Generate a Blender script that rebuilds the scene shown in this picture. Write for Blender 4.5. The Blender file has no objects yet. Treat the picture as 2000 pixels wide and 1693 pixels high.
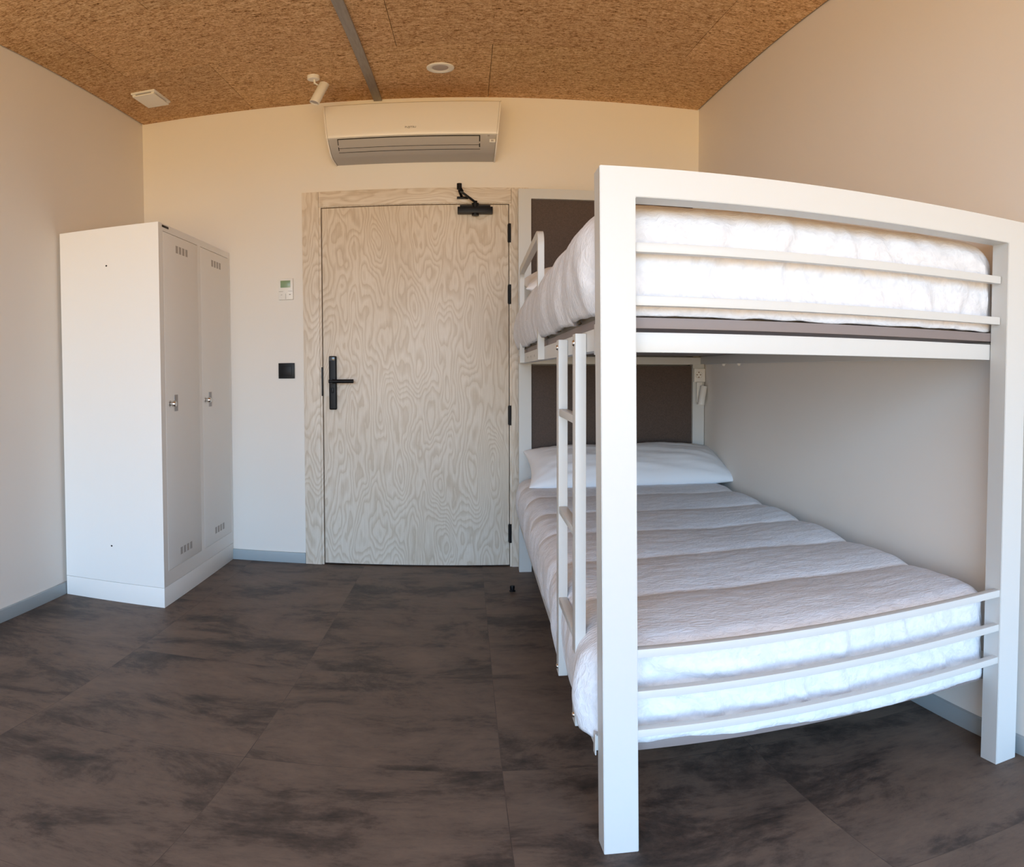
import bpy, bmesh, math, random
from math import sin, cos, pi, radians, sqrt, exp
from mathutils import Matrix, Vector, noise

random.seed(7)
SC = bpy.context.scene
COL = SC.collection

# ------------------------------------------------------------------ camera
# the photograph is a stitched panorama: straight verticals, bowed horizontals
F_PX, CX, CY, AY = 1379.75, 970.164, 762.649, 0.931181
YAW, PITCH, ROLL = 0.043058, -0.029554, -0.002655
CAM_H = 1.10053
cam_d = bpy.data.cameras.new('camera')
cam_d.type = 'PANO'
cam_d.panorama_type = 'EQUIRECTANGULAR'
cam_d.longitude_min = -CX / F_PX
cam_d.longitude_max = (2000 - CX) / F_PX
cam_d.latitude_max = CY / (F_PX * AY)
cam_d.latitude_min = (CY - 1693) / (F_PX * AY)
cam_d.clip_start = 0.01
cam = bpy.data.objects.new('camera', cam_d)
COL.objects.link(cam)
Ry = Matrix(((cos(YAW), -sin(YAW), 0), (sin(YAW), cos(YAW), 0), (0, 0, 1)))
Rp = Matrix(((1, 0, 0), (0, cos(PITCH), sin(PITCH)), (0, -sin(PITCH), cos(PITCH))))
Rr = Matrix(((cos(ROLL), 0, sin(ROLL)), (0, 1, 0), (-sin(ROLL), 0, cos(ROLL))))
M = Rr @ Rp @ Ry                       # world -> (right, forward, up)
right, fwd, up = M[0], M[1], M[2]
R = Matrix((right, up, -fwd)).transposed()
cam.matrix_world = Matrix.Translation((0, 0, CAM_H)) @ R.to_4x4()
SC.camera = cam

# ------------------------------------------------------------------ daylight + exposure
W = bpy.data.worlds.new('daylight')
SC.world = W
W.use_nodes = True
nt = W.node_tree
nt.nodes.clear()
wo = nt.nodes.new('ShaderNodeOutputWorld')
bg = nt.nodes.new('ShaderNodeBackground')
tc = nt.nodes.new('ShaderNodeTexCoord')
sx = nt.nodes.new('ShaderNodeSeparateXYZ')
rp = nt.nodes.new('ShaderNodeValToRGB')
mr = nt.nodes.new('ShaderNodeMapRange')
mr.inputs['From Min'].default_value = -1
mr.inputs['From Max'].default_value = 1
nt.links.new(tc.outputs['Generated'], sx.inputs[0])
nt.links.new(sx.outputs['Z'], mr.inputs['Value'])
nt.links.new(mr.outputs[0], rp.inputs['Fac'])
nt.links.new(rp.outputs['Color'], bg.inputs['Color'])
nt.links.new(bg.outputs[0], wo.inputs[0])
el = rp.color_ramp.elements
el[0].position = 0.0;  el[0].color = (0.72, 0.44, 0.15, 1)      # sunlit terrace outside
el[1].position = 1.0;  el[1].color = (0.26, 0.62, 1.26, 1)       # blue sky
e = el.new(0.485); e.color = (0.68, 0.46, 0.20, 1)
e = el.new(0.515); e.color = (0.61, 0.86, 1.10, 1)
e = el.new(0.70); e.color = (0.43, 0.73, 1.14, 1)
bg.inputs['Strength'].default_value = 10.3

pl = bpy.data.lights.new('window_portal', 'AREA')
pl.shape = 'RECTANGLE'; pl.size = 2.70; pl.size_y = 2.40
pl.cycles.is_portal = True
po = bpy.data.objects.new('window_portal', pl)
po.location = (-0.26, -1.89, 1.33)
po.rotation_euler = (radians(90), 0, 0)     # shines towards +y
COL.objects.link(po)

vs = SC.view_settings
vs.view_transform = 'Standard'; vs.look = 'None'; vs.gamma = 1.0
vs.exposure = 0.0
vs.use_curve_mapping = False
SC.cycles.max_bounces = 14
SC.cycles.diffuse_bounces = 9
SC.cycles.use_denoising = True
SC.cycles.sample_clamp_indirect = 8

# ------------------------------------------------------------------ room numbers (metres)
XL, XR, YB, YF, ZC = -1.7436, 1.2178, 3.5934, -1.90, 2.6896

# ------------------------------------------------------------------ material helpers
MATS = {}
def mat(name, color, rough=0.5, metal=0.0, spec=0.5, build=None, coat=0.0):
    if name in MATS: return MATS[name]
    m = bpy.data.materials.new(name); m.use_nodes = True
    n = m.node_tree; b = n.nodes['Principled BSDF']
    b.inputs['Base Color'].default_value = (*color, 1)
    b.inputs['Roughness'].default_value = rough
    b.inputs['Metallic'].default_value = metal
    b.inputs['Specular IOR Level'].default_value = spec
    b.inputs['Coat Weight'].default_value = coat
    if build: build(n, b)
    MATS[name] = m
    return m
def N(n, t, **kw):
    x = n.nodes.new('ShaderNode' + t)
    for k, v in kw.items():
        if k in x.inputs.keys(): x.inputs[k].default_value = v
        else: setattr(x, k, v)
    return x
def coords(n, scale=(1, 1, 1), rot=(0, 0, 0), loc=(0, 0, 0)):
    g = N(n, 'TexCoord'); mp = N(n, 'Mapping')
    mp.inputs['Scale'].default_value = scale
    mp.inputs['Rotation'].default_value = rot
    mp.inputs['Location'].default_value = loc
    n.links.new(g.outputs['Object'], mp.inputs['Vector'])
    return mp.outputs['Vector']
def ramp(n, fac, stops):
    r = N(n, 'ValToRGB'); e = r.color_ramp.elements
    e[0].position, e[0].color = stops[0][0], (*stops[0][1], 1)
    e[1].position, e[1].color = stops[-1][0], (*stops[-1][1], 1)
    for p, c in stops[1:-1]:
        q = e.new(p); q.color = (*c, 1)
    n.links.new(fac, r.inputs['Fac'])
    return r.outputs['Color']
def bump(n, b, h, strength=0.2, dist=0.002):
    u = N(n, 'Bump', Strength=strength, Distance=dist)
    n.links.new(h, u.inputs['Height']); n.links.new(u.outputs['Normal'], b.inputs['Normal'])
    return u
def math_(n, op, a, b_=None):
    x = n.nodes.new('ShaderNodeMath'); x.operation = op
    for i, v in enumerate((a, b_)):
        if v is None: continue
        if isinstance(v, (int, float)): x.inputs[i].default_value = v
        else: n.links.new(v, x.inputs[i])
    return x.outputs[0]
def mixc(n, f, a, b_, mode='MIX'):
    x = n.nodes.new('ShaderNodeMix'); x.data_type = 'RGBA'; x.blend_type = mode
    if isinstance(f, (int, float)): x.inputs[0].default_value = f
    else: n.links.new(f, x.inputs[0])
    for k, v in ((6, a), (7, b_)):
        if isinstance(v, tuple): x.inputs[k].default_value = (*v, 1)
        else: n.links.new(v, x.inputs[k])
    return x.outputs[2]

def b_wall(n, b):
    v = coords(n, (1, 1, 1))
    t = N(n, 'TexNoise', Scale=160.0, Detail=3.0)
    n.links.new(v, t.inputs['Vector'])
    bump(n, b, t.outputs['Fac'], 0.06, 0.001)
    t2 = N(n, 'TexNoise', Scale=1.3, Detail=2.0)
    n.links.new(v, t2.inputs['Vector'])
    c = ramp(n, t2.outputs['Fac'], [(0.3, (0.80, 0.765, 0.712)), (0.7, (0.82, 0.787, 0.734))])
    n.links.new(c, b.inputs['Base Color'])
wall_m = mat('wall_paint', (0.75, 0.71, 0.64), 0.75, spec=0.25, build=b_wall)

def b_metal_white(n, b):
    t = N(n, 'TexNoise', Scale=500.0, Detail=2.0)
    n.links.new(coords(n), t.inputs['Vector'])
    bump(n, b, t.outputs['Fac'], 0.03, 0.0005)
bed_white = mat('white_powder_coat', (0.61, 0.615, 0.595), 0.38, spec=0.45, build=b_metal_white)
locker_white = mat('locker_enamel', (0.86, 0.85, 0.815), 0.42, spec=0.4, build=b_metal_white)
plastic_white = mat('white_plastic', (0.80, 0.79, 0.75), 0.35, spec=0.45, build=b_metal_white)
plastic_ac = mat('glossy_white_plastic', (0.80, 0.77, 0.72), 0.22, spec=0.5, build=b_metal_white)
ac_grey = mat('grey_plastic', (0.42, 0.40, 0.385), 0.4, build=b_metal_white)
black_m = mat('black_satin', (0.004, 0.004, 0.005), 0.42, spec=0.25, build=b_metal_white)
dark_m = mat('dark_gap', (0.006, 0.005, 0.004), 0.8)
hole_m = mat('dark_hole', (0.01, 0.01, 0.01), 0.9)
chrome = mat('brushed_steel', (0.62, 0.60, 0.57), 0.22, metal=1.0)
vent_grey = mat('vent_shadow_grey', (0.24, 0.22, 0.20), 0.6)
slit_grey = mat('vent_slit_grey', (0.42, 0.39, 0.36), 0.6)
ink = mat('logo_ink', (0.10, 0.09, 0.09), 0.5)
plate_grey = mat('lock_plate_steel', (0.36, 0.34, 0.33), 0.4, metal=0.6)
lcd = mat('lcd_green_grey', (0.22, 0.33, 0.19), 0.25)
glass_dark = mat('sensor_glass', (0.05, 0.06, 0.075), 0.08)
lens_m = mat('frosted_lens', (0.42, 0.38, 0.38), 0.3)
brass = mat('socket_contacts', (0.16, 0.08, 0.03), 0.5, metal=0.3)

def b_steel_beam(n, b):
    t = N(n, 'TexNoise', Scale=14.0, Detail=4.0)
    n.links.new(coords(n, (8, 1, 1)), t.inputs['Vector'])
    c = ramp(n, t.outputs['Fac'], [(0.35, (0.27, 0.255, 0.245)), (0.7, (0.33, 0.315, 0.305))])
    n.links.new(c, b.inputs['Base Color'])
beam_m = mat('galvanised_grey', (0.2, 0.2, 0.2), 0.45, metal=0.35, build=b_steel_beam)

def b_panel(n, b):
    t = N(n, 'TexNoise', Scale=220.0, Detail=2.0)
    n.links.new(coords(n), t.inputs['Vector'])
    c = ramp(n, t.outputs['Fac'], [(0.3, (0.075, 0.052, 0.042)), (0.7, (0.105, 0.074, 0.058))])
    n.links.new(c, b.inputs['Base Color'])
    bump(n, b, t.outputs['Fac'], 0.1, 0.0006)
taupe = mat('taupe_fabric_panel', (0.09, 0.065, 0.05), 0.65, spec=0.3, build=b_panel)
deck_m = mat('grey_laminate_board', (0.235, 0.195, 0.185), 0.55)
trim_m = mat('baseboard_grey', (0.35, 0.40, 0.42), 0.4, spec=0.4)

def b_ash(vertical=True):
    def f(n, b):
        sc = (1.0, 1.0, 0.27) if vertical else (0.27, 1.0, 1.0)
        v = coords(n, sc)
        big = N(n, 'TexNoise', Scale=6.3, Detail=2.4, Roughness=0.42, Distortion=0.12)
        n.links.new(v, big.inputs['Vector'])
        k = math_(n, 'MULTIPLY', big.outputs['Fac'], 27.0)
        jit = N(n, 'TexNoise', Scale=60.0, Detail=2.0)
        n.links.new(v, jit.inputs['Vector'])
        k = math_(n, 'ADD', k, math_(n, 'MULTIPLY', jit.outputs['Fac'], 0.55))
        fr = math_(n, 'FRACT', k)
        c = ramp(n, fr, [(0.0, (0.650, 0.560, 0.450)), (0.18, (0.69, 0.605, 0.50)),
                         (0.55, (0.79, 0.72, 0.625)), (0.88, (0.765, 0.69, 0.59)), (1.0, (0.650, 0.560, 0.450))])
        fv = coords(n, (1, 1, 0.03) if vertical else (0.03, 1, 1))
        fine = N(n, 'TexNoise', Scale=330.0, Detail=2.0)
        n.links.new(fv, fine.inputs['Vector'])
        fc = ramp(n, fine.outputs['Fac'], [(0.35, (0.90, 0.885, 0.865)), (0.6, (1.0, 1.0, 1.0))])
        pt = N(n, 'TexNoise', Scale=2.2, Detail=2.0)
        n.links.new(coords(n, (1, 1, 0.6)), pt.inputs['Vector'])
        pc = ramp(n, pt.outputs['Fac'], [(0.35, (0.93, 0.91, 0.88)), (0.65, (1, 1, 1))])
        o = mixc(n, 1.0, mixc(n, 1.0, c, fc, 'MULTIPLY'), pc, 'MULTIPLY')
        n.links.new(o, b.inputs['Base Color'])
        bump(n, b, fr, 0.05, 0.0005)
    return f
ash_v = mat('ash_veneer', (0.6, 0.48, 0.36), 0.42, spec=0.35, build=b_ash(True))
ash_h = mat('ash_veneer_level_grain', (0.6, 0.48, 0.36), 0.42, spec=0.35, build=b_ash(False))

def b_woodwool(n, b):
    hs = []
    for i, (sc, ang, dis) in enumerate((((24, 92, 1), 0.4, 1.5), ((26, 84, 1), -0.6, 1.7), ((72, 28, 1), 0.3, 1.9))):
        v = coords(n, sc, (0, 0, ang), (i * 3.1, i * 1.7, 0))
        t = N(n, 'TexNoise', Scale=1.35, Detail=3.0, Roughness=0.6, Distortion=dis)
        n.links.new(v, t.inputs['Vector']); hs.append(t.outputs['Fac'])
    h = math_(n, 'ADD', math_(n, 'MULTIPLY', hs[0], 0.42), math_(n, 'ADD', math_(n, 'MULTIPLY', hs[1], 0.36), math_(n, 'MULTIPLY', hs[2], 0.22)))
    c = ramp(n, h, [(0.38, (0.10, 0.042, 0.014)), (0.44, (0.38, 0.205, 0.09)), (0.50, (0.63, 0.39, 0.205)), (0.56, (0.76, 0.52, 0.30)), (0.64, (0.90, 0.70, 0.47))])
    at = N(n, 'Attribute'); at.attribute_name = 'tone'
    o = mixc(n, 1.0, c, at.outputs['Color'], 'MULTIPLY')
    n.links.new(o, b.inputs['Base Color'])
    bump(n, b, h, 1.0, 0.006)
woodwool = mat('wood_wool_board', (0.4, 0.25, 0.13), 0.85, spec=0.15, build=b_woodwool)

def b_floor(n, b):
    v = coords(n)
    br = N(n, 'TexBrick'); br.offset = 0.0; br.squash = 1.0
    br.inputs['Scale'].default_value = 1.0
    br.inputs['Brick Width'].default_value = 0.605; br.inputs['Row Height'].default_value = 0.63
    br.inputs['Mortar Size'].default_value = 0.0009; br.inputs['Mortar Smooth'].default_value = 0.3
    br.inputs['Color1'].default_value = (0.25, 0.25, 0.25, 1); br.inputs['Color2'].default_value = (0.75, 0.75, 0.75, 1)
    mp = N(n, 'Mapping'); mp.inputs['Location'].default_value = (-0.078, -1.58 + 0.63 * 3, 0)
    n.links.new(v, mp.inputs['Vector']); n.links.new(mp.outputs['Vector'], br.inputs['Vector'])
    # a different smoke pattern on each tile
    cell = N(n, 'SeparateColor'); n.links.new(br.outputs['Color'], cell.inputs[0])
    off = N(n, 'CombineXYZ')
    n.links.new(math_(n, 'MULTIPLY', cell.outputs[0], 7.0), off.inputs[0])
    n.links.new(math_(n, 'MULTIPLY', cell.outputs[0], 3.0), off.inputs[1])
    ad = N(n, 'VectorMath'); n.links.new(v, ad.inputs[0]); n.links.new(off.outputs[0], ad.inputs[1])
    st = N(n, 'Mapping'); st.inputs['Scale'].default_value = (1.1, 1.7, 1)
    n.links.new(ad.outputs[0], st.inputs['Vector'])
    a = N(n, 'TexNoise', Scale=2.6, Detail=12.0, Roughness=0.74, Distortion=0.35)
    n.links.new(st.outputs['Vector'], a.inputs['Vector'])
    c = ramp(n, a.outputs['Fac'], [(0.36, (0.036, 0.029, 0.025)), (0.44, (0.075, 0.056, 0.045)), (0.50, (0.125, 0.091, 0.070)), (0.64, (0.165, 0.120, 0.090))])
    s2 = N(n, 'Mapping'); s2.inputs['Scale'].default_value = (3.2, 9, 1); s2.inputs['Rotation'].default_value = (0, 0, 0.03)
    n.links.new(ad.outputs[0], s2.inputs['Vector'])
    d = N(n, 'TexNoise', Scale=4.0, Detail=12.0, Roughness=0.78)
    n.links.new(s2.outputs['Vector'], d.inputs['Vector'])
    dc = ramp(n, d.outputs['Fac'], [(0.30, (0.60, 0.60, 0.62)), (0.47, (0.97, 0.97, 0.97)), (0.72, (1.12, 1.09, 1.06))])
    o = mixc(n, 1.0, c, dc, 'MULTIPLY')
    o = mixc(n, math_(n, 'MULTIPLY', br.outputs['Fac'], 0.45), o, (0.03, 0.025, 0.023))
    n.links.new(o, b.inputs['Base Color'])
    rr = ramp(n, d.outputs['Fac'], [(0.3, (0.46, 0.46, 0.46)), (0.7, (0.56, 0.56, 0.56))])
    n.links.new(rr, b.inputs['Roughness'])
    h = math_(n, 'SUBTRACT', d.outputs['Fac'], br.outputs['Fac'])
    bump(n, b, h, 0.10, 0.001)
floor_m = mat('smoky_stone_tile', (0.09, 0.07, 0.06), 0.5, spec=0.35, build=b_floor)

def b_quilt(n, b):
    v = coords(n, (48, 135, 48))
    t = N(n, 'TexNoise', Scale=1.0, Detail=2.0, Roughness=0.5, Distortion=0.9)
    n.links.new(v, t.inputs['Vector'])
    w = N(n, 'TexNoise', Scale=420.0, Detail=1.0); n.links.new(coords(n), w.inputs['Vector'])
    h = math_(n, 'ADD', t.outputs['Fac'], math_(n, 'MULTIPLY', w.outputs['Fac'], 0.15))
    c = ramp(n, t.outputs['Fac'], [(0.35, (0.70, 0.715, 0.75)), (0.60, (0.77, 0.785, 0.82))])
    at = N(n, 'Attribute'); at.attribute_name = 'stripe'
    c2 = mixc(n, at.outputs['Fac'], c, (0.85, 0.86, 0.88))
    n.links.new(c2, b.inputs['Base Color'])
    bump(n, b, h, 0.75, 0.0035)
quilt_m = mat('crinkled_cotton', (0.7, 0.69, 0.68), 0.85, spec=0.15, build=b_quilt)
def b_pillow(n, b):
    t = N(n, 'TexNoise', Scale=300.0, Detail=1.0); n.links.new(coords(n), t.inputs['Vector'])
    bump(n, b, t.outputs['Fac'], 0.08, 0.0006)
pillow_m = mat('smooth_cotton', (0.86, 0.875, 0.90), 0.8, spec=0.2, build=b_pillow)
mattress_m = mat('mattress_ticking', (0.72, 0.64, 0.53), 0.85, build=b_pillow)

# ------------------------------------------------------------------ mesh helpers
def box(bm, x0, x1, y0, y1, z0, z1, bev=0.0, seg=2):
    vs_ = [bm.verts.new(p) for p in ((x0, y0, z0), (x1, y0, z0), (x1, y1, z0), (x0, y1, z0), (x0, y0, z1), (x1, y0, z1), (x1, y1, z1), (x0, y1, z1))]
    fs = [bm.faces.new([vs_[i] for i in q]) for q in ((0, 3, 2, 1), (4, 5, 6, 7), (0, 1, 5, 4), (1, 2, 6, 5), (2, 3, 7, 6), (3, 0, 4, 7))]
    if bev > 0:
        es = list({e for f in fs for e in f.edges})
        bmesh.ops.bevel(bm, geom=es, offset=bev, segments=seg, affect='EDGES', profile=0.6)
    return vs_
def cyl(bm, p0, p1, r0, r1=None, seg=28, caps=True):
    r1 = r0 if r1 is None else r1
    p0, p1 = Vector(p0), Vector(p1); ax = (p1 - p0).normalized()
    a = ax.orthogonal().normalized(); b_ = ax.cross(a)
    A = [bm.verts.new(p0 + (a * cos(2 * pi * i / seg) + b_ * sin(2 * pi * i / seg)) * r0) for i in range(seg)]
    B = [bm.verts.new(p1 + (a * cos(2 * pi * i / seg) + b_ * sin(2 * pi * i / seg)) * r1) for i in range(seg)]
    for i in range(seg):
        j = (i + 1) % seg; bm.faces.new((A[i], A[j], B[j], B[i]))
    if caps:
        bm.faces.new(A[::-1]); bm.faces.new(B)
def lathe(bm, origin, axis, prof, seg=40):
    """prof = [(radius, distance along axis)...], closed at radius 0 ends"""
    o = Vector(origin); ax = Vector(axis).normalized(); a = ax.orthogonal().normalized(); b_ = ax.cross(a)
    rings = []
    for r, d in prof:
        if r < 1e-6: rings.append([bm.verts.new(o + ax * d)])
        else: rings.append([bm.verts.new(o + ax * d + (a * cos(2 * pi * i / seg) + b_ * sin(2 * pi * i / seg)) * r) for i in range(seg)])
    for P, Q in zip(rings, rings[1:]):
        for i in range(seg):
            j = (i + 1) % seg
            if len(P) == 1 and len(Q) > 1: bm.faces.new((P[0], Q[j], Q[i]))
            elif len(Q) == 1 and len(P) > 1: bm.faces.new((P[i], P[j], Q[0]))
            elif len(P) > 1: bm.faces.new((P[i], P[j], Q[j], Q[i]))
def sweep(bm, pts, w, d, side):
    """square section w x d swept along pts; `side` is the fixed width direction"""
    pts = [Vector(p) for p in pts]; side = Vector(side).normalized(); prev = None; first = None
    for i, p in enumerate(pts):
        t = (pts[min(i + 1, len(pts) - 1)] - pts[max(i - 1, 0)]).normalized()
        nrm = t.cross(side).normalized()
        ring = [bm.verts.new(p + side * (w / 2) * a + nrm * (d / 2) * b_) for a, b_ in ((-1, -1), (1, -1), (1, 1), (-1, 1))]
        if prev:
            for k in range(4): bm.faces.new((prev[k], prev[(k + 1) % 4], ring[(k + 1) % 4], ring[k]))
        else: first = ring
        prev = ring
    bm.faces.new(first[::-1]); bm.faces.new(prev)
def finish(name, bm, m, parent=None, smooth=False, loc=None, rotz=0.0, origin=(0, 0, 0)):
    bmesh.ops.recalc_face_normals(bm, faces=bm.faces)
    if origin != (0, 0, 0): bmesh.ops.translate(bm, vec=Vector(origin) * -1, verts=bm.verts)
    me = bpy.data.meshes.new(name); bm.to_mesh(me); bm.free()
    me.materials.append(m)
    if smooth:
        for p in me.polygons: p.use_smooth = True
        if smooth != 'all':
            try: me.set_sharp_from_angle(angle=radians(40))
            except Exception: pass
    o = bpy.data.objects.new(name, me); COL.objects.link(o)
    if parent: o.parent = parent
    if loc is not None: o.location = loc; o.rotation_euler = (0, 0, rotz)
    return o
def part(name, m, parent, boxes=(), bev=0.0, fn=None, smooth=False, label=None, origin=(0, 0, 0)):
    bm = bmesh.new()
    for b_ in boxes: box(bm, *b_, bev=bev)
    if fn: fn(bm)
    o = finish(name, bm, m, parent, smooth or bev > 0, origin=origin)
    if label: o['label'] = label
    return o
def thing(name, label, cat, loc=(0, 0, 0), rotz=0.0, group=None):
    o = bpy.data.objects.new(name, None); COL.objects.link(o)
    o.empty_display_size = 0.05
    o.location = loc; o.rotation_euler = (0, 0, rotz)
    o['label'] = label; o['category'] = cat
    if group: o['group'] = group
    return o
def tag(o, label, cat, group=None):
    o['label'] = label; o['category'] = cat
    if group: o['group'] = group
    return o
def struct(name, m, boxes, bev=0.0, label=None, fn=None):
    o = part(name, m, None, boxes, bev, fn)
    o['kind'] = 'structure'
    if label: o['label'] = label; 
    return o

# ------------------------------------------------------------------ room shell
T = 0.15
def catst(o, c): o['category'] = c; return o
catst(struct('floor', floor_m, [(XL - T, XR + T, YF - T, YB + T + 0.02, -0.1, 0.0)], label='dark smoky brown stone-look tile floor'), 'floor')
catst(struct('wall_left', wall_m, [(XL - T, XL, YF - T, YB + T, 0.0, ZC + 0.12)], label='plain cream wall behind the white locker'), 'wall')
catst(struct('wall_right', wall_m, [(XR, XR + T, YF - T, YB + T, 0.0, ZC + 0.12)], label='plain cream wall along the long side of the bunk bed'), 'wall')
DX0, DX1, DZ = -0.757, 0.237, 2.046           # door opening
catst(struct('wall_back', wall_m, [(XL, DX0, YB, YB + 0.10, 0.0, ZC + 0.12), (DX1, XR, YB, YB + 0.10, 0.0, ZC + 0.12),
                             (DX0, DX1, YB, YB + 0.10, DZ, ZC + 0.12), (XL, XR, YB + 0.10, YB + T, 0.0, ZC + 0.12)],
       label='cream end wall holding the wooden door and air conditioner'), 'wall')
WX0, WX1, WZ0, WZ1 = -1.61, 1.09, 0.13, 2.53  # window opening behind the viewer
catst(struct('wall_front', wall_m, [(XL, WX0, YF - T, YF, 0.0, ZC + 0.12), (WX1, XR, YF - T, YF, 0.0, ZC + 0.12),
                              (WX0, WX1, YF - T, YF, 0.0, WZ0), (WX0, WX1, YF - T, YF, WZ1, ZC + 0.12)],
       label='cream wall with the wide window opening'), 'wall')
catst(struct('window_1', bed_white, [(WX0, WX0 + 0.05, YF - 0.10, YF - 0.03, WZ0, WZ1), (WX1 - 0.05, WX1, YF - 0.10, YF - 0.03, WZ0, WZ1),
                               (WX0 + 0.05, WX1 - 0.05, YF - 0.10, YF - 0.03, WZ0, WZ0 + 0.05), (WX0 + 0.05, WX1 - 0.05, YF - 0.10, YF - 0.03, WZ1 - 0.05, WZ1)],
       bev=0.003, label='white frame of the wide open window'), 'window')

# ceiling: wood-wool boards with open joints over a dark backing
bm = bmesh.new()
tone = bm.loops.layers.float_color.new('tone')
PW, PD, GAP = 1.21, 0.60, 0.0011
rows = [(3.53, 0.115), (2.93, 0.115), (2.33, -0.28), (1.73, 0.115), (1.13, -0.28), (0.53, 0.115), (-0.07, -0.28), (-0.67, 0.115), (-1.27, -0.28), (-1.87, 0.115)]
def ceil_board(x0, x1, y0, y1, tn):
    before = set(bm.faces)
    box(bm, x0, x1, y0, y1, ZC, ZC + 0.025)
    for f in set(bm.faces) - before:
        for l in f.loops: l[tone] = (tn, tn * (0.985 + 0.03 * random.random()), tn * (0.96 + 0.05 * random.random()), 1)
cx0, cx1 = XL + 0.007, XR - 0.007
for yr, xs in rows:
    y0, y1 = max(yr, YF), min(yr + PD, YB)
    if y1 - y0 < 0.01: continue
    k = math.floor((cx0 - xs) / PW)
    while xs + k * PW < cx1:
        a, b_ = max(cx0, xs + k * PW), min(cx1, xs + (k + 1) * PW)
        if b_ - a > 0.01: ceil_board(a + GAP, b_ - GAP, y0 + 0.0008, y1 - 0.0008, random.uniform(0.90, 1.04))
        k += 1
ce = finish('ceiling', bm, woodwool)
ce['kind'] = 'structure'; ce['label'] = 'brown wood-wool board ceiling with visible panel joints'; ce['category'] = 'ceiling'
part('ceiling_backing', dark_m, ce, [(XL, XR, YF, YB, ZC + 0.027, ZC + 0.12)])

# grey steel profile across the ceiling
catst(struct('trim_1', beam_m, [(-0.460, -0.418, YF, YB - 0.001, ZC - 0.012, ZC + 0.024)], bev=0.0015, label='grey metal profile running along the ceiling to the air conditioner'), 'trim')

# baseboards
BH = 0.063
catst(struct('baseboard_left', trim_m, [(XL, XL + 0.012, YF, YB, 0.0, BH)], bev=0.002, label='grey blue baseboard along the left wall'), 'baseboard')
catst(struct('baseboard_right', trim_m, [(XR - 0.012, XR, YF, YB, 0.0, BH)], bev=0.002, label='grey baseboard under and beyond the bunk bed'), 'baseboard')
catst(struct('baseboard_back', trim_m, [(XL + 0.012, -0.840, YB - 0.012, YB, 0.0, BH), (0.318, XR - 0.012, YB - 0.012, YB, 0.0, BH)], bev=0.002, label='pale blue grey baseboard between locker and door'), 'baseboard')

# ------------------------------------------------------------------ door
door = bpy.data.objects.new('door_1', None); COL.objects.link(door)
door['kind'] = 'structure'; door['label'] = 'pale ash veneer door with black lever handle and hinges'; door['category'] = 'door'
LX0, LX1, LZ0, LZ1 = -0.7365, 0.2165, 0.008, 2.0305
leaf = part('door_leaf', ash_v, door, [(LX0, LX1, YB + 0.001, YB + 0.041, LZ0, LZ1)], bev=0.0015)
part('casing', ash_v, door, [(-0.8379, -0.752, YB - 0.014, YB, 0.0, 2.128)], bev=0.0015)
part('casing', ash_v, door, [(0.231, 0.317, YB - 0.014, YB, 0.0, 2.128)], bev=0.0015)
part('casing', ash_h, door, [(-0.7510, 0.230, YB - 0.0135, YB, 2.0385, 2.1275)], bev=0.0015, label='level head casing over the door')
part('jamb', ash_v, door, [(DX0, -0.7405, YB - 0.006, YB + 0.098, 0.0, DZ), (0.2205, DX1, YB - 0.006, YB + 0.098, 0.0, DZ), (-0.7405, 0.2205, YB - 0.006, YB + 0.098, 2.0345, DZ),
                        (-0.7405, -0.722, YB + 0.044, YB + 0.098, 0.0, 2.0345), (0.204, 0.2205, YB + 0.044, YB + 0.098, 0.0, 2.0345), (-0.722, 0.204, YB + 0.044, YB + 0.098, 2.014, 2.0345)])
for zc in (1.866, 1.522, 0.858, 0.1955):
    def hf(bm, zc=zc):
        cyl(bm, (0.2215, YB - 0.006, zc - 0.054), (0.2215, YB - 0.006, zc + 0.054), 0.0075, seg=20)
        box(bm, 0.212, 0.2195, YB - 0.003, YB + 0.0005, zc - 0.05, zc + 0.05)
    part('hinge', black_m, door, fn=hf, smooth=True)
part('strike_plate', black_m, door, [(-0.7455, -0.7385, YB - 0.008, YB + 0.002, 0.968, 1.128)], bev=0.001)
def hplate(bm):
    box(bm, -0.7035, -0.6645, YB - 0.022, YB + 0.0005, 0.892, 1.189, bev=0.008, seg=4)
hp = part('handle_plate', black_m, door, fn=hplate, smooth=True)
def lever(bm):
    cyl(bm, (-0.684, YB - 0.020, 1.0495), (-0.684, YB - 0.062, 1.0495), 0.012)
    cyl(bm, (-0.697, YB - 0.055, 1.0495), (-0.570, YB - 0.055, 1.0495), 0.0105)
part('lever', black_m, hp, fn=lever, smooth=True)
part('sensor', glass_dark, hp, [(-0.7005, -0.6725, YB - 0.0245, YB - 0.019, 1.163, 1.184)], bev=0.001, label='small glossy reader window at the top of the handle plate')
part('thumb_turn', black_m, hp, [(-0.690, -0.678, YB - 0.032, YB - 0.020, 0.985, 1.013)], bev=0.003)
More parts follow.
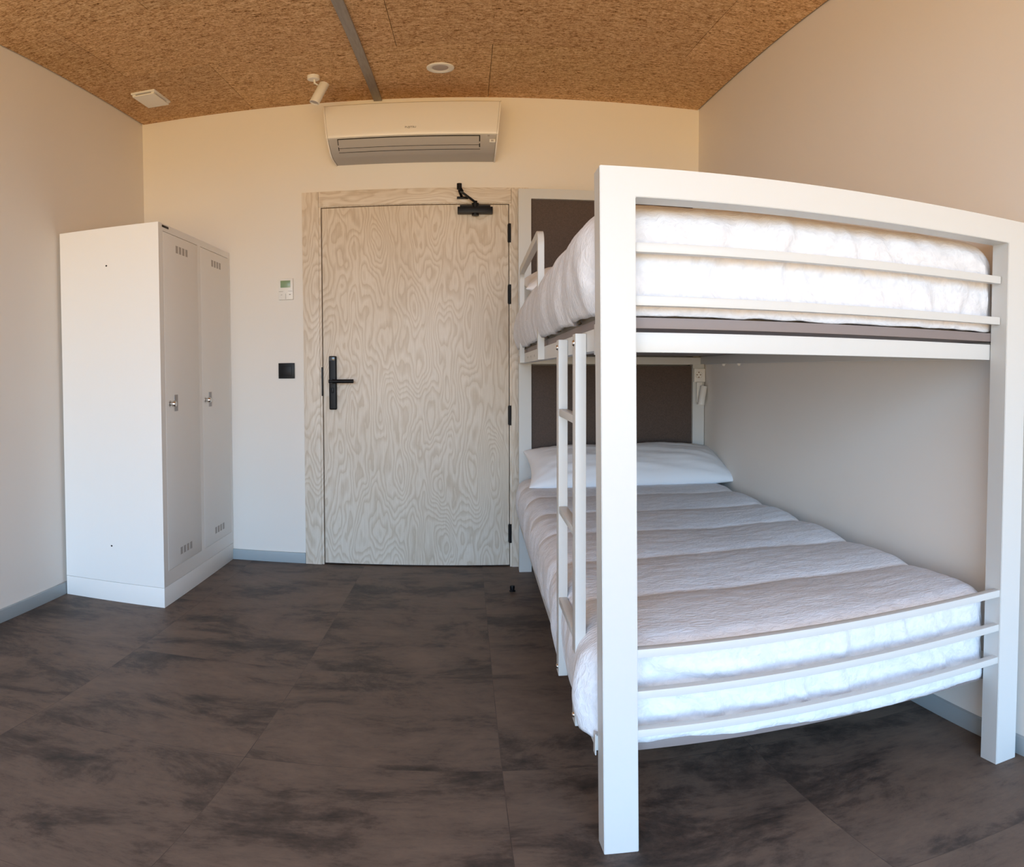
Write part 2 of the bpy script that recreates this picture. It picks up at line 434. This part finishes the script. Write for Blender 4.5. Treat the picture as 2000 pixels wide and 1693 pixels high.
# door closer with its folding arm
def closer(bm):
    box(bm, -0.040, 0.136, YB - 0.046, YB + 0.0005, 1.972, 2.008, bev=0.003)
    box(bm, -0.028, 0.124, YB - 0.040, YB + 0.0005, 2.004, 2.019, bev=0.002)
    cyl(bm, (0.049, YB - 0.028, 1.960), (0.049, YB - 0.028, 2.030), 0.018)
cl = part('door_closer', black_m, door, fn=closer, smooth=True)
def arm(bm):
    cyl(bm, (0.049, YB - 0.028, 2.030), (0.049, YB - 0.028, 2.044), 0.010)
    sweep(bm, [(0.049, YB - 0.040, 2.034), (-0.018, YB - 0.085, 2.080)], 0.016, 0.012, (1, 0, -0.8))
    sweep(bm, [(-0.018, YB - 0.085, 2.085), (-0.034, YB - 0.075, 2.118)], 0.017, 0.016, (1, 0, 0))
    cyl(bm, (-0.030, YB - 0.080, 2.098), (-0.030, YB - 0.080, 2.131), 0.0125)
    sweep(bm, [(-0.030, YB - 0.075, 2.092), (-0.018, YB - 0.024, 2.068)], 0.012, 0.011, (1, 0, 0))
part('arm', black_m, cl, fn=arm, smooth=True)
part('bracket', black_m, cl, [(-0.043, 0.014, YB - 0.030, YB - 0.0135, 2.058, 2.070)], bev=0.001)

# door stop on the floor
def stopf(bm):
    lathe(bm, (0.204, 3.16, 0), (0, 0, 1), [(0, 0), (0.014, 0), (0.014, 0.004), (0.010, 0.007), (0.0115, 0.024), (0.010, 0.030), (0, 0.032)], 24)
o = finish('door_stop', (lambda b_: (stopf(b_), b_)[1])(bmesh.new()), black_m, smooth=True)
tag(o, 'small black rubber door stop on the floor by the bed leg', 'door stop')

# ------------------------------------------------------------------ wall fittings
t = thing('thermostat', 'white wall controller with small green screen, left of the door', 'thermostat', (-0.929, YB, 1.572))
part('housing', plastic_white, t, [(-0.0385, 0.0385, -0.017, 0.0, -0.0605, 0.0605)], bev=0.003)
part('screen', lcd, t, [(-0.0275, 0.0255, -0.0185, -0.016, 0.008, 0.048)], bev=0.001)
def btn(bm):
    lathe(bm, (0.0, -0.0165, -0.014), (0, -1, 0), [(0, 0), (0.011, 0), (0.011, 0.0018), (0.009, 0.0022), (0.0045, 0.0018), (0, 0.0018)], 28)
part('button', plastic_white, t, fn=btn, smooth=True)
part('button_gap', vent_grey, t, [(-0.0008, 0.0008, -0.0175, -0.016, -0.058, -0.027), (-0.036, -0.014, -0.0175, -0.016, -0.0145, -0.0130), (0.014, 0.036, -0.0175, -0.016, -0.0145, -0.0130),
                                (-0.026, -0.018, -0.0175, -0.016, -0.034, -0.032), (0.018, 0.027, -0.0175, -0.016, -0.034, -0.030)])
t = thing('light_switch', 'square black wall switch left of the door frame', 'light switch', (-0.932, YB, 1.110))
part('frame', black_m, t, [(-0.0435, 0.0435, -0.009, 0.0, -0.0435, 0.0435)], bev=0.002)
part('rocker', black_m, t, [(-0.028, 0.028, -0.0125, -0.008, -0.028, 0.028)], bev=0.0015)

# ------------------------------------------------------------------ ceiling fittings
t = thing('ceiling_vent', 'square off-white air valve cover on the wood-wool ceiling', 'ceiling vent', (-1.506, 3.208, ZC))
part('frame', plastic_white, t, [(-0.064, 0.064, -0.098, 0.098, -0.012, 0.0)], bev=0.004)
part('gap', vent_grey, t, [(-0.052, 0.052, -0.086, 0.086, -0.019, -0.011)])
part('cover', plastic_white, t, [(-0.058, 0.058, -0.092, 0.092, -0.028, -0.019)], bev=0.004)
for a in (-1, 1):
    for b_ in (-1, 1):
        part('spacer', plastic_white, t, [(a * 0.050 - 0.008, a * 0.050 + 0.008, b_ * 0.079 - 0.009, b_ * 0.079 + 0.009, -0.020, -0.011)], bev=0.001)

t = thing('downlight', 'round white recessed downlight with frosted centre, right of ceiling profile', 'ceiling light', (-0.109, 3.190, ZC))
part('ring', plastic_white, t, fn=lambda bm: lathe(bm, (0, 0, 0), (0, 0, -1), [(0.036, -0.002), (0.036, 0.003), (0.040, 0.006), (0.052, 0.009), (0.061, 0.006), (0.0625, 0.0), (0.0625, -0.002), (0.036, -0.002)], 48), smooth=True)
part('lens', lens_m, t, fn=lambda bm: lathe(bm, (0, 0, 0), (0, 0, -1), [(0, 0.004), (0.030, 0.0035), (0.0365, 0.002)], 48), smooth=True)

t = thing('spotlight', 'small white cylinder spotlight on the ceiling, left of air conditioner', 'spotlight', (-0.690, 3.215, ZC))
part('base', plastic_white, t, fn=lambda bm: lathe(bm, (0, 0, 0), (0, 0, -1), [(0, 0), (0.029, 0), (0.029, 0.020), (0.026, 0.023), (0, 0.023)], 36), smooth=True)
part('stem', plastic_white, t, fn=lambda bm: (cyl(bm, (0.004, 0, -0.022), (0.006, 0, -0.048), 0.005), cyl(bm, (0.006, 0, -0.044), (0.022, -0.004, -0.060), 0.004)), smooth=True)
ax = Vector((-0.33, -0.20, -0.92)).normalized(); top = Vector((0.052, 0.0, -0.052))
part('head', plastic_white, t, fn=lambda bm: lathe(bm, top, ax, [(0, 0), (0.021, 0), (0.0235, 0.003), (0.0235, 0.132), (0.0215, 0.133), (0.0215, 0.122), (0, 0.122)], 36), smooth=True)
part('lens', lens_m, t, fn=lambda bm: lathe(bm, top, ax, [(0, 0.125), (0.020, 0.125), (0.0205, 0.1225)], 36), smooth=True)

# ------------------------------------------------------------------ air conditioner
ac = thing('air_conditioner', 'long white split air conditioner mounted above the door', 'air conditioner', (-0.2545, YB, 2.43))
def acx(z):   # half width narrows towards the underside
    k = min(1, max(0, (2.58 - z) / 0.295))
    return 0.427 - 0.024 * k
def loft(bm, prof, xa, xb):
    """prof = [(y, z)] closed loop, xa/xb functions of z"""
    A = [bm.verts.new((xa(z), y, z)) for y, z in prof]; B = [bm.verts.new((xb(z), y, z)) for y, z in prof]
    n_ = len(prof)
    for i in range(n_):
        j = (i + 1) % n_; bm.faces.new((A[i], A[j], B[j], B[i]))
    bm.faces.new(A[::-1]); bm.faces.new(B)
O = (0, 0, 2.43)
front = [(-0.188, 2.583), (-0.200, 2.576), (-0.212, 2.535), (-0.2185, 2.49), (-0.2215, 2.44), (-0.2205, 2.395), (-0.2165, 2.3765)]
lower = [(-0.208, 2.374), (-0.190, 2.338), (-0.165, 2.308), (-0.135, 2.290), (-0.118, 2.2855)]
part('body', plastic_ac, ac, fn=lambda bm: loft(bm, [(0.0, 2.600), (-0.180, 2.584)] + [(y + 0.006, z) for y, z in front[1:]] + [(-0.190, 2.362), (-0.125, 2.296), (0.0, 2.285)], lambda z: -acx(z) + 0.007, lambda z: acx(z) - 0.007), smooth=True, origin=O)
part('front_panel', plastic_ac, ac, fn=lambda bm: loft(bm, [(0, 2.602), (-0.180, 2.587)] + front + [(-0.206, 2.3765), (-0.209, 2.40), (-0.209, 2.44), (-0.205, 2.50), (-0.190, 2.570), (0, 2.596)], lambda z: -acx(z) + 0.0075, lambda z: acx(z) - 0.0075), smooth=True, origin=O)
endp = [(0.0, 2.602), (-0.180, 2.588)] + [(y - 0.001, z) for y, z in front] + [(-0.211, 2.372), (-0.193, 2.336), (-0.168, 2.306), (-0.137, 2.288), (-0.118, 2.2835), (0, 2.280)]
for s in (-1, 1):
    part('end_cap', plastic_ac, ac, fn=(lambda bm, s=s: loft(bm, endp, lambda z: s * acx(z) - 0.0035 - 0.003 * s, lambda z: s * acx(z) + 0.0035 - 0.003 * s)), smooth=True, origin=O)
gr = part('outlet', ac_grey, ac, fn=lambda bm: loft(bm, lower + [(0, 2.284), (0, 2.36)], lambda z: -acx(z) + 0.008, lambda z: acx(z) - 0.008), smooth=True, origin=O, label='grey underside around the air outlet')
def slope(k, off):     # point on the sloped underside, k 0 (top) .. 1 (bottom)
    y = -0.2065 + k * 0.050 ; z = 2.3725 - k * 0.0665 - 0.010 * sin(pi * k) * 0.6
    return (y - off * 0.8, z - off * 0.6)
dk = [slope(0.0, 0.0040), slope(0.35, 0.0040), slope(0.7, 0.0040), slope(0.985, 0.0040), slope(0.9, -0.01), slope(0.1, -0.01)]
part('outlet_gap', dark_m, ac, fn=lambda bm: loft(bm, dk, lambda z: -0.3585, lambda z: 0.3255), origin=O)
for k0, k1 in ((0.05, 0.585), (0.625, 0.935)):
    pr = [slope(k0, 0.0050), slope((k0 + k1) / 2, 0.0055), slope(k1, 0.0050), slope(k1, -0.004), slope(k0, -0.004)]
    part('louvre', ac_grey, ac, fn=lambda bm, pr=pr: loft(bm, pr, lambda z: -0.3545, lambda z: 0.3205), origin=O, smooth=True)
part('indicator', vent_grey, ac, [(0.361, 0.364, -0.2085, -0.203, -0.063, -0.060), (0.366, 0.370, -0.2085, -0.203, -0.063, -0.060)])
part('sensor', plastic_white, ac, [(0.370, 0.398, -0.2015, -0.188, -0.098, -0.080)], bev=0.001)
part('sensor_eye', ac_grey, ac, [(0.377, 0.389, -0.2035, -0.195, -0.094, -0.084)], bev=0.001)
cu = bpy.data.curves.new('lettering', 'FONT'); cu.body = 'FUJITSU'; cu.size = 0.0155; cu.align_x = 'CENTER'; cu.extrude = 0.0002
tmp = bpy.data.objects.new('lettering', cu); COL.objects.link(tmp)
dg = bpy.context.evaluated_depsgraph_get()
me = bpy.data.meshes.new_from_object(tmp.evaluated_get(dg)); bpy.data.objects.remove(tmp)
me.materials.clear(); me.materials.append(ink)
lt = bpy.data.objects.new('lettering', me); COL.objects.link(lt); lt.parent = ac
lt.rotation_euler = (radians(90), 0, 0); lt.location = (-0.004, -0.2222, -0.0165)

# ------------------------------------------------------------------ locker
KX, KY0, KY1 = -1.2412, 2.6893, 3.590
lk = thing('locker', 'tall white metal two-door locker in the back left corner', 'locker', (-1.49, 3.14, 0))
LO = (-1.49, 3.14, 0)
part('plinth', locker_white, lk, [(-1.7286, KX, KY0, KY1, 0.0, 0.0995)], bev=0.001, origin=LO)
D1, D2 = (2.7360, 3.1250), (3.1680, 3.5640); DZ0, DZ1 = 0.1735, 1.7625
def lbody(bm):
    box(bm, -1.7286, KX - 0.006, KY0, KY1, 0.1015, 1.800)
    for a, b_, c, d in ((KY0, D1[0] - 0.0015, 0.1015, 1.8), (D1[1] + 0.0015, D2[0] - 0.0015, 0.1015, 1.8), (D2[1] + 0.0015, KY1, 0.1015, 1.8),
                        (D1[0] - 0.0015, D1[1] + 0.0015, 0.1015, DZ0 - 0.0015), (D1[0] - 0.0015, D1[1] + 0.0015, DZ1 + 0.003, 1.8),
                        (D2[0] - 0.0015, D2[1] + 0.0015, 0.1015, DZ0 - 0.0015), (D2[0] - 0.0015, D2[1] + 0.0015, DZ1 + 0.003, 1.8)):
        box(bm, KX - 0.006, KX, a, b_, c, d)
part('body', locker_white, lk, fn=lbody, origin=LO)
for (ya, yb), kn, v0 in ((D1, 2.772, 2.868), (D2, 3.196, 3.312)):
    dr = part('locker_door', locker_white, lk, [(KX - 0.0055, KX + 0.0005, ya, yb, DZ0, DZ1)], bev=0.0012, origin=LO)
    for zc in (1.699, 0.238):
        part('vent', slit_grey, dr, [(KX, KX + 0.0011, v0 + 0.037 * i, v0 + 0.0235 + 0.037 * i, zc - 0.018, zc + 0.018) for i in range(4)], origin=LO)
    part('lock_plate', plate_grey, dr, [(KX, KX + 0.0025, kn + 0.052, kn + 0.090, 0.925, 1.002)], bev=0.0006, origin=LO, label='grey metal lock plate beside the knob')
    part('knob', chrome, dr, fn=(lambda bm, kn=kn: lathe(bm, (KX, kn + 0.008, 0.962), (1, 0, 0), [(0, 0), (0.015, 0), (0.015, 0.004), (0.008, 0.006), (0.008, 0.012), (0.0135, 0.014), (0.0135, 0.026), (0.011, 0.029), (0, 0.029)], 28)), smooth=True, origin=LO, label='round steel lock knob')
part('badge', black_m, lk, [(KX, KX + 0.0012, 2.727, 2.794, 1.7825, 1.7935)], bev=0.0004, origin=LO, label='small black maker badge')
for z in (1.615, 0.283):
    part('bolt_hole', hole_m, lk, fn=lambda bm, z=z: cyl(bm, (-1.4915, KY0 - 0.0006, z), (-1.4915, KY0 + 0.002, z), 0.0042, seg=16), origin=LO)

# ------------------------------------------------------------------ bunk bed
BX, BY, BROT = 0.2331, 1.1928, -0.0115
BO = (BX, BY, 0)
bed = thing('bunk_bed', 'white steel bunk bed with a taupe panelled headboard, against the right wall', 'bunk bed', BO, BROT)
def bp(name, m, boxes=(), bev=0.0015, fn=None, smooth=False, label=None, parent=None):
    return part(name, m, parent or bed, boxes, bev, fn, smooth, label, origin=BO)
PX1 = 1.1937; BW = 0.0627; YA, YC = 1.1928, 1.2488      # foot posts
FZ, FI = 1.4945, 1.4337
def portal_frame(bm, x0, x1, w, y0, y1, zi, zt, bev=0.0012, lean=(0, 0, 0, 0)):   # lean = leg offsets at floor and top (legs splay slightly)
    # two legs and a top member welded into one square arch
    prof = [(x0, 0), (x0 + w, 0), (x0 + w, zi), (x1 - w, zi), (x1 - w, 0), (x1, 0), (x1, zt), (x0, zt)]
    prof = [(x + (lean[0] + (lean[1] - lean[0]) * z / zt if x < (x0 + x1) / 2 else lean[2] + (lean[3] - lean[2]) * z / zt), z) for x, z in prof]
    A = [bm.verts.new((x, y0, z)) for x, z in prof]; B = [bm.verts.new((x, y1, z)) for x, z in prof]
    n_ = len(prof)
    for i in range(n_):
        j = (i + 1) % n_; bm.faces.new((A[i], A[j], B[j], B[i]))
    bm.faces.new(A[::-1]); bm.faces.new(B)
    bmesh.ops.recalc_face_normals(bm, faces=bm.faces)
    bmesh.ops.bevel(bm, geom=list(bm.edges), offset=bev, segments=2, affect='EDGES')
bp('footboard_frame', bed_white, bev=0, fn=lambda bm: portal_frame(bm, BX, PX1, BW, YA, YC, FI, FZ, lean=(0.005, -0.006, -0.0045, 0.003)), smooth=True)
for z in (1.3395, 1.2355):
    bp('slat', bed_white, [(BX + BW, PX1 - BW, 1.2145, 1.2345, z - 0.0095, z + 0.0095)])
for z in (0.535, 0.438, 0.342):
    bp('slat', bed_white, [(BX + BW, PX1 - BW, 1.1965, 1.2165, z - 0.0095, z + 0.0095)])
# head end
HY0, HY1, HZ, HI = 3.4779, 3.5330, 2.0942, 2.038
HX1 = BX + 0.955
HW = 0.0623
bp('headboard_frame', bed_white, bev=0, fn=lambda bm: portal_frame(bm, BX, HX1, HW, HY0, HY1, HI, HZ), smooth=True)
bp('headboard_panel', taupe, [(BX + HW, HX1 - HW, 3.500, 3.518, 1.20, HI)], bev=0.0, label='taupe panel of the upper bunk headboard')
bp('headboard_panel', taupe, [(BX + HW, HX1 - HW, 3.500, 3.518, 0.27, 1.13)], bev=0.0, label='taupe panel of the lower bunk headboard')
# side rails (left pair and wall pair), cross rails
for x in (BX, HX1 - 0.030):
    bp('side_rail', bed_white, [(x, x + 0.028, YC, HY0, 1.1400, 1.1840)])
    bp('side_rail', bed_white, [(x, x + 0.028, YC, HY0, 0.2740, 0.3130)])
for y in (1.2520, HY0 - 0.032):
    bp('cross_rail', bed_white, [(BX + 0.0285, HX1 - 0.0305, y, y + 0.030, 1.1375, 1.1770)])
    bp('cross_rail', bed_white, [(BX + 0.0285, HX1 - 0.0305, y + 0.10 if y < 2 else y, y + 0.13 if y < 2 else y + 0.03, 0.2350, 0.2555)])
bp('deck', deck_m, [(BX + 0.010, HX1 - 0.004, 1.2500, HY0 - 0.001, 1.1845, 1.2060)], bev=0.001, label='grey board deck of the upper bunk')
bp('deck', deck_m, [(BX + 0.029, HX1 - 0.031, 1.2620, HY0 - 0.001, 0.2560, 0.2820)], bev=0.001, label='grey board deck of the lower bunk')
for z0_, z1_ in ((1.132, 1.192), (0.262, 0.318)):
    bp('bracket', bed_white, [(BX - 0.0025, BX, YC - 0.002, YC + 0.018, z0_, z1_)], bev=0.001)
for y in (2.905, 3.10):
    bp('clip', plastic_white, bev=0, fn=lambda bm, y=y: cyl(bm, (1.155, y, 1.1400), (1.155, y, 1.1290), 0.010, 0.006, seg=16), smooth=True)
for i in range(4):
    bp('rail_hole', vent_grey, bev=0, fn=lambda bm, y=2.42 + 0.155 * i: cyl(bm, (BX - 0.0006, y, 1.161), (BX + 0.002, y, 1.161), 0.0048, seg=12))
# guard rail: bent flat bar on the outside of the left side rail
gx = BX - 0.010; g0, g1, gz = 2.22, 3.10, 1.575
gp = [(gx, g0, 1.140), (gx, g0, gz - 0.05)]
for i in range(7):
    a = pi / 2 * i / 6; gp.append((gx, g0 + 0.04 * (1 - cos(a)), gz - 0.04 + 0.04 * sin(a)))
for i in range(7):
    a = pi / 2 * (1 - i / 6); gp.append((gx, g1 - 0.04 * (1 - cos(a)), gz - 0.04 + 0.04 * sin(a)))
gp += [(gx, g1, gz - 0.05), (gx, g1, 1.140)]
bp('guard_rail', bed_white, bev=0, fn=lambda bm: sweep(bm, gp, 0.020, 0.030, (1, 0, 0)), smooth=True)
# ladder
lx0, lx1 = BX - 0.0225, BX - 0.0008
ya0, yb0 = 1.366, 1.643
def stiles(bm):
    for y in (ya0, yb0): box(bm, lx0, lx1, y, y + 0.040, 0.272, 1.1795, bev=0.0015)
ld = bp('ladder', bed_white, bev=0, fn=stiles, smooth=True, label='short white ladder hooked on the side rails')
for z in (1.005, 0.755, 0.507):
    bp('rung', bed_white, [(lx0 + 0.001, lx1 - 0.001, ya0 + 0.038, yb0 + 0.002, z - 0.018, z)], parent=ld)
for y in (ya0 + 0.02, yb0 + 0.02):
    for z in (1.160, 0.294):
        bp('bolt', chrome, bev=0, fn=lambda bm, y=y, z=z: lathe(bm, (lx0, y, z), (-1, 0, 0), [(0.007, -0.001), (0.007, 0.001), (0.005, 0.0035), (0, 0.004)], 18), smooth=True, parent=ld)

# socket and reading lamp on the right headboard post
t = thing('power_socket', 'white round-pin power socket on the headboard post above the lower bunk', 'socket', BO, BROT)
sx0 = HX1 - 0.031
part('housing', plastic_white, t, [(sx0 - 0.029, sx0 + 0.031, 3.462, 3.4779, 1.043, 1.116)], bev=0.002, origin=BO)
part('face', plastic_white, t, fn=lambda bm: lathe(bm, (sx0 - 0.004, 3.4625, 1.082), (0, -1, 0), [(0, 0.0003), (0.0165, 0.0003), (0.019, 0.003), (0.021, 0.003), (0.021, -0.001)], 32), smooth=True, origin=BO)
part('contact', brass, t, fn=lambda bm: [cyl(bm, (sx0 - 0.004 + dx, 3.4612, 1.082 + dz), (sx0 - 0.004 + dx, 3.4635, 1.082 + dz), 0.0032, seg=12) for dx, dz in ((-0.0095, 0), (0.0095, 0), (0, 0.0135), (0, -0.0135))], origin=BO)
t = thing('reading_lamp', 'small white tube reading lamp on the headboard post below the socket', 'reading lamp', BO, BROT)
part('base', plastic_white, t, [(sx0 - 0.016, sx0 + 0.014, 3.457, 3.4772, 0.930, 1.0415)], bev=0.003, origin=BO)
part('head', plastic_white, t, fn=lambda bm: (lathe(bm, (sx0 + 0.014, 3.434, 1.020), (-0.17, -0.05, -1), [(0, 0), (0.0165, 0), (0.018, 0.002), (0.018, 0.104), (0.0160, 0.105), (0.0160, 0.096), (0, 0.096)], 26), cyl(bm, (sx0 + 0.010, 3.470, 0.985), (sx0 + 0.016, 3.440, 0.985), 0.006, seg=16)), smooth=True, origin=BO)

# ------------------------------------------------------------------ bedding
def nz(x, y, z=0.0): return noise.noise(Vector((x, y, z)))
def soft_box(x0, x1, y0, y1, z0, z1, r, step, disp):
    """rounded, open-bottomed box whose skin is pushed about by disp(p, n) -> vector"""
    bm = bmesh.new()
    def grid(o, u, v, nu, nv):
        o, u, v = Vector(o), Vector(u), Vector(v); G = []
        for i in range(nu + 1):
            G.append([bm.verts.new(o + u * (i / nu) + v * (j / nv)) for j in range(nv + 1)])
        for i in range(nu):
            for j in range(nv): bm.faces.new((G[i][j], G[i + 1][j], G[i + 1][j + 1], G[i][j + 1]))
    lx, ly, lz = x1 - x0, y1 - y0, z1 - z0
    nx_, ny_, nzz = max(2, round(lx / step)), max(2, round(ly / step)), max(2, round(lz / step))
    grid((x0, y0, z1), (lx, 0, 0), (0, ly, 0), nx_, ny_)
    grid((x0, y0, z0), (lx, 0, 0), (0, 0, lz), nx_, nzz)
    grid((x0, y1, z0), (lx, 0, 0), (0, 0, lz), nx_, nzz)
    grid((x0, y0, z0), (0, ly, 0), (0, 0, lz), ny_, nzz)
    grid((x1, y0, z0), (0, ly, 0), (0, 0, lz), ny_, nzz)
    bmesh.ops.remove_doubles(bm, verts=bm.verts, dist=step * 0.05)
    out = []
    for v in bm.verts:
        p = v.co.copy()
        q = Vector((min(max(p.x, x0 + r), x1 - r), min(max(p.y, y0 + r), y1 - r), min(p.z, z1 - r)))
        d = p - q
        n_ = d.normalized() if d.length > 1e-9 else Vector((0, 0, 1))
        out.append((q + n_ * r, n_))
    for v, (p, n_) in zip(bm.verts, out): v.co = p + disp(p, n_)
    return bm

def quilt_fn(x0, x1, y0, y1, z0, z1, pitch, phase, bulge, hem, seed, tuckx=1.18, foot_amp=0.013):
    def f(p, n_):
        side = max(0, -n_.x); foot = max(0, -n_.y) ; topn = max(0, n_.z)
        yy = p.y + 0.012 * nz(p.x * 2.1, p.y * 1.3, seed) + 0.05 * max(0, p.x - 0.85) * (1 if p.y > y0 + 0.1 else 0)
        ph = ((yy - phase) / pitch) % 1.0
        puff = (abs(sin(pi * ph))) ** 0.45
        d = Vector((0, 0, 0))
        ch = (1 - foot) * (0.021 * puff - 0.014)
        d += n_ * ch
        # lazy folds
        d += n_ * (0.006 * nz(p.x * 5, p.y * 5, p.z * 5 + seed) + 0.0022 * nz(p.x * 22, p.y * 40, p.z * 22 + seed))
        # crinkles across the foot end
        if foot > 0.05:
            a = nz(p.x * 26 + 4 * nz(p.x * 3, p.z * 5, seed) + p.z * 9, p.z * 4, seed) + 0.7 * nz(p.x * 62 + p.z * 14, p.z * 6, seed + 5)
            d += Vector((0, -foot * foot_amp * a * min(1, 0.25 + (p.z - z0) / 0.05), 0))
            k = max(0, 1 - (p.z - z0) / 0.05)
            d += Vector((0, -foot * (0.006 * k + 0.006 * k * nz(p.x * 14, p.z * 30, seed + 8)), 0))
        # left side hangs and bulges
        if side > 0.02:
            s = (p.z - z0) / (z1 - z0)
            bl = bulge(p.y, s)
            fold = 0.010 * nz(p.y * 9, p.z * 3, seed + 3) + 0.005 * nz(p.y * 24, p.z * 5, seed + 4)
            d += Vector((-side * (bl + fold), 0, 0))
        # hem line
        kk = max(0, 1 - (p.z - z0) / 0.07)
        if n_.z < 0.5: d.z += kk * hem(p, n_)
        return d
    return f
def add_stripe(me, fn):
    at = me.attributes.new('stripe', 'FLOAT', 'POINT')
    for i, v in enumerate(me.vertices): at.data[i].value = fn(v.co)

def make_quilt(name, label, dims, r, pitch, phase, bulge, hem, seed, stripes, step=0.0105):
    x0, x1, y0, y1, z0, z1 = dims
    f = quilt_fn(*dims, pitch, phase, bulge, hem, seed)
    bm = soft_box(*dims, r, step, f)
    o = finish(name, bm, quilt_m, smooth='all', origin=BO, loc=BO, rotz=BROT)
    add_stripe(o.data, lambda c: stripes(c.x + BX, c.y + BY, c.z))
    md = o.modifiers.new('thickness', 'SOLIDIFY'); md.thickness = 0.012; md.offset = -1
    tag(o, label, 'quilt')
    return o

def seam_stripe(pitch, phase):
    def s(x, y, z):
        yy = y + 0.012 * nz(x * 2.1, y * 1.3, 3)
        ph = ((yy - phase) / pitch) % 1.0
        e = min(ph, 1 - ph) * pitch
        v = 0.9 * exp(-(e / 0.013) ** 2)
        if y < 1.262: v = 0.0
        return v
    return s
# lower bunk: mattress, quilt, pillow
def matt(bm, x0, x1, y0, y1, z0, z1): box(bm, x0, x1, y0, y1, z0, z1, bev=0.035, seg=5)
def mattress(dims, label):
    bm = bmesh.new(); matt(bm, *dims)
    return tag(finish('mattress', bm, mattress_m, smooth=True, origin=BO, loc=BO, rotz=BROT), label, 'mattress')
mattress((0.270, 1.140, 1.290, 3.470, 0.2825, 0.500), 'mattress lying on the lower bunk deck under the quilt')
mattress((0.262, 1.150, 1.300, 3.470, 1.2065, 1.405), 'mattress lying on the upper bunk deck under the quilt')

low_dims = (0.236, 1.160, 1.2560, 3.440, 0.289, 0.534)
def low_bulge(y, s):
    base = 0.028 * sin(pi * min(1, max(0, 0.15 + 0.8 * (1 - s))))
    near = 0.020 * exp(-((y - 1.31) / 0.09) ** 2) * (1 - s)
    return base + near - 0.006
def low_hem(p, n_):
    h = 0.012 * nz(p.y * 3.3, 1.7, p.x * 3) + 0.006 * nz(p.x * 16, p.y * 16, 9)
    if n_.y < -0.5: h -= 0.004 + 0.016 * min(1, max(0, (p.x - 0.45) / 0.35)) + 0.006 * nz(p.x * 7, 1, 1)
    if n_.x < -0.5: h += 0.020 + 0.030 * nz(p.y * 1.9, 4.4, 0) 
    return h
make_quilt('quilt', 'light grey crinkled quilt spread over the lower bunk', low_dims, 0.055, 0.335, 1.245, low_bulge, low_hem, 3, seam_stripe(0.335, 1.245))
up_dims = (0.232, 1.180, 1.2580, 3.440, 1.2090, 1.450)
def up_bulge(y, s):
    return 0.024 * sin(pi * min(1, max(0, s)) ** 0.8) - 0.002
def up_hem(p, n_):
    h = 0.004 * nz(p.x * 18, p.y * 18, 2)
    return h + 0.002
make_quilt('quilt', 'pale crinkled quilt spread over the upper bunk', up_dims, 0.075, 0.335, 1.245, up_bulge, up_hem, 11, seam_stripe(0.335, 1.245))

def make_pillow(label, cx_, cy_, cz_, a, b_, t_, tilt, seed, flip=1):
    bm = bmesh.new(); n1, n2 = 64, 40; V = {}
    def P(u, v, s):
        x = a * u * (1 - 0.05 * (1 - v * v)); y = b_ * v * (1 - 0.10 * (1 - u * u))
        h = t_ * (max(0, (1 - u ** 4)) * max(0, (1 - v ** 2))) ** 0.5
        h *= 1 + 0.10 * nz(u * 1.7, v * 1.5, seed)
        ed = min(1, (1 - abs(u)) * 4) * min(1, (1 - abs(v)) * 4)
        wr = 0.006 * nz(u * 3 + v * 6, v * 3, seed) + 0.004 * nz(u * 12 + v * 4, v * 12, seed + 2)
        # folds that run out of the left corner
        ang = math.atan2(v + 1.1, u + 1.15); dist = math.hypot(v + 1.1, u + 1.15)
        wr += 0.007 * sin(ang * 17 + 2 * nz(u * 3, v * 3, seed)) * exp(-dist * 1.6)
        z = s * (h * (1.15 if s > 0 else 0.75) + wr * ed)
        return Vector((x, y, z))
    for s in (1, -1):
        for i in range(n1 + 1):
            for j in range(n2 + 1):
                u = sin(pi / 2 * (2 * i / n1 - 1)); v = sin(pi / 2 * (2 * j / n2 - 1))
                if s == -1 and (i in (0, n1) or j in (0, n2)): V[(s, i, j)] = V[(1, i, j)]
                else: V[(s, i, j)] = bm.verts.new(P(u, v, s))
    for s in (1, -1):
        for i in range(n1):
            for j in range(n2):
                q = (V[(s, i, j)], V[(s, i + 1, j)], V[(s, i + 1, j + 1)], V[(s, i, j + 1)])
                bm.faces.new(q if s > 0 else q[::-1])
    bmesh.ops.rotate(bm, verts=bm.verts, cent=(0, 0, 0), matrix=Matrix.Rotation(tilt, 3, 'X'))
    o = finish('pillow', bm, pillow_m, smooth='all', loc=(cx_, cy_, cz_), rotz=BROT)
    tag(o, label, 'pillow')
    return o
make_pillow('plump white pillow at the head of the lower bunk', 0.765, 3.270, 0.610, 0.490, 0.215, 0.085, radians(17), 4)
make_pillow('white pillow at the head of the upper bunk', 0.755, 3.255, 1.530, 0.495, 0.215, 0.100, radians(12), 9)
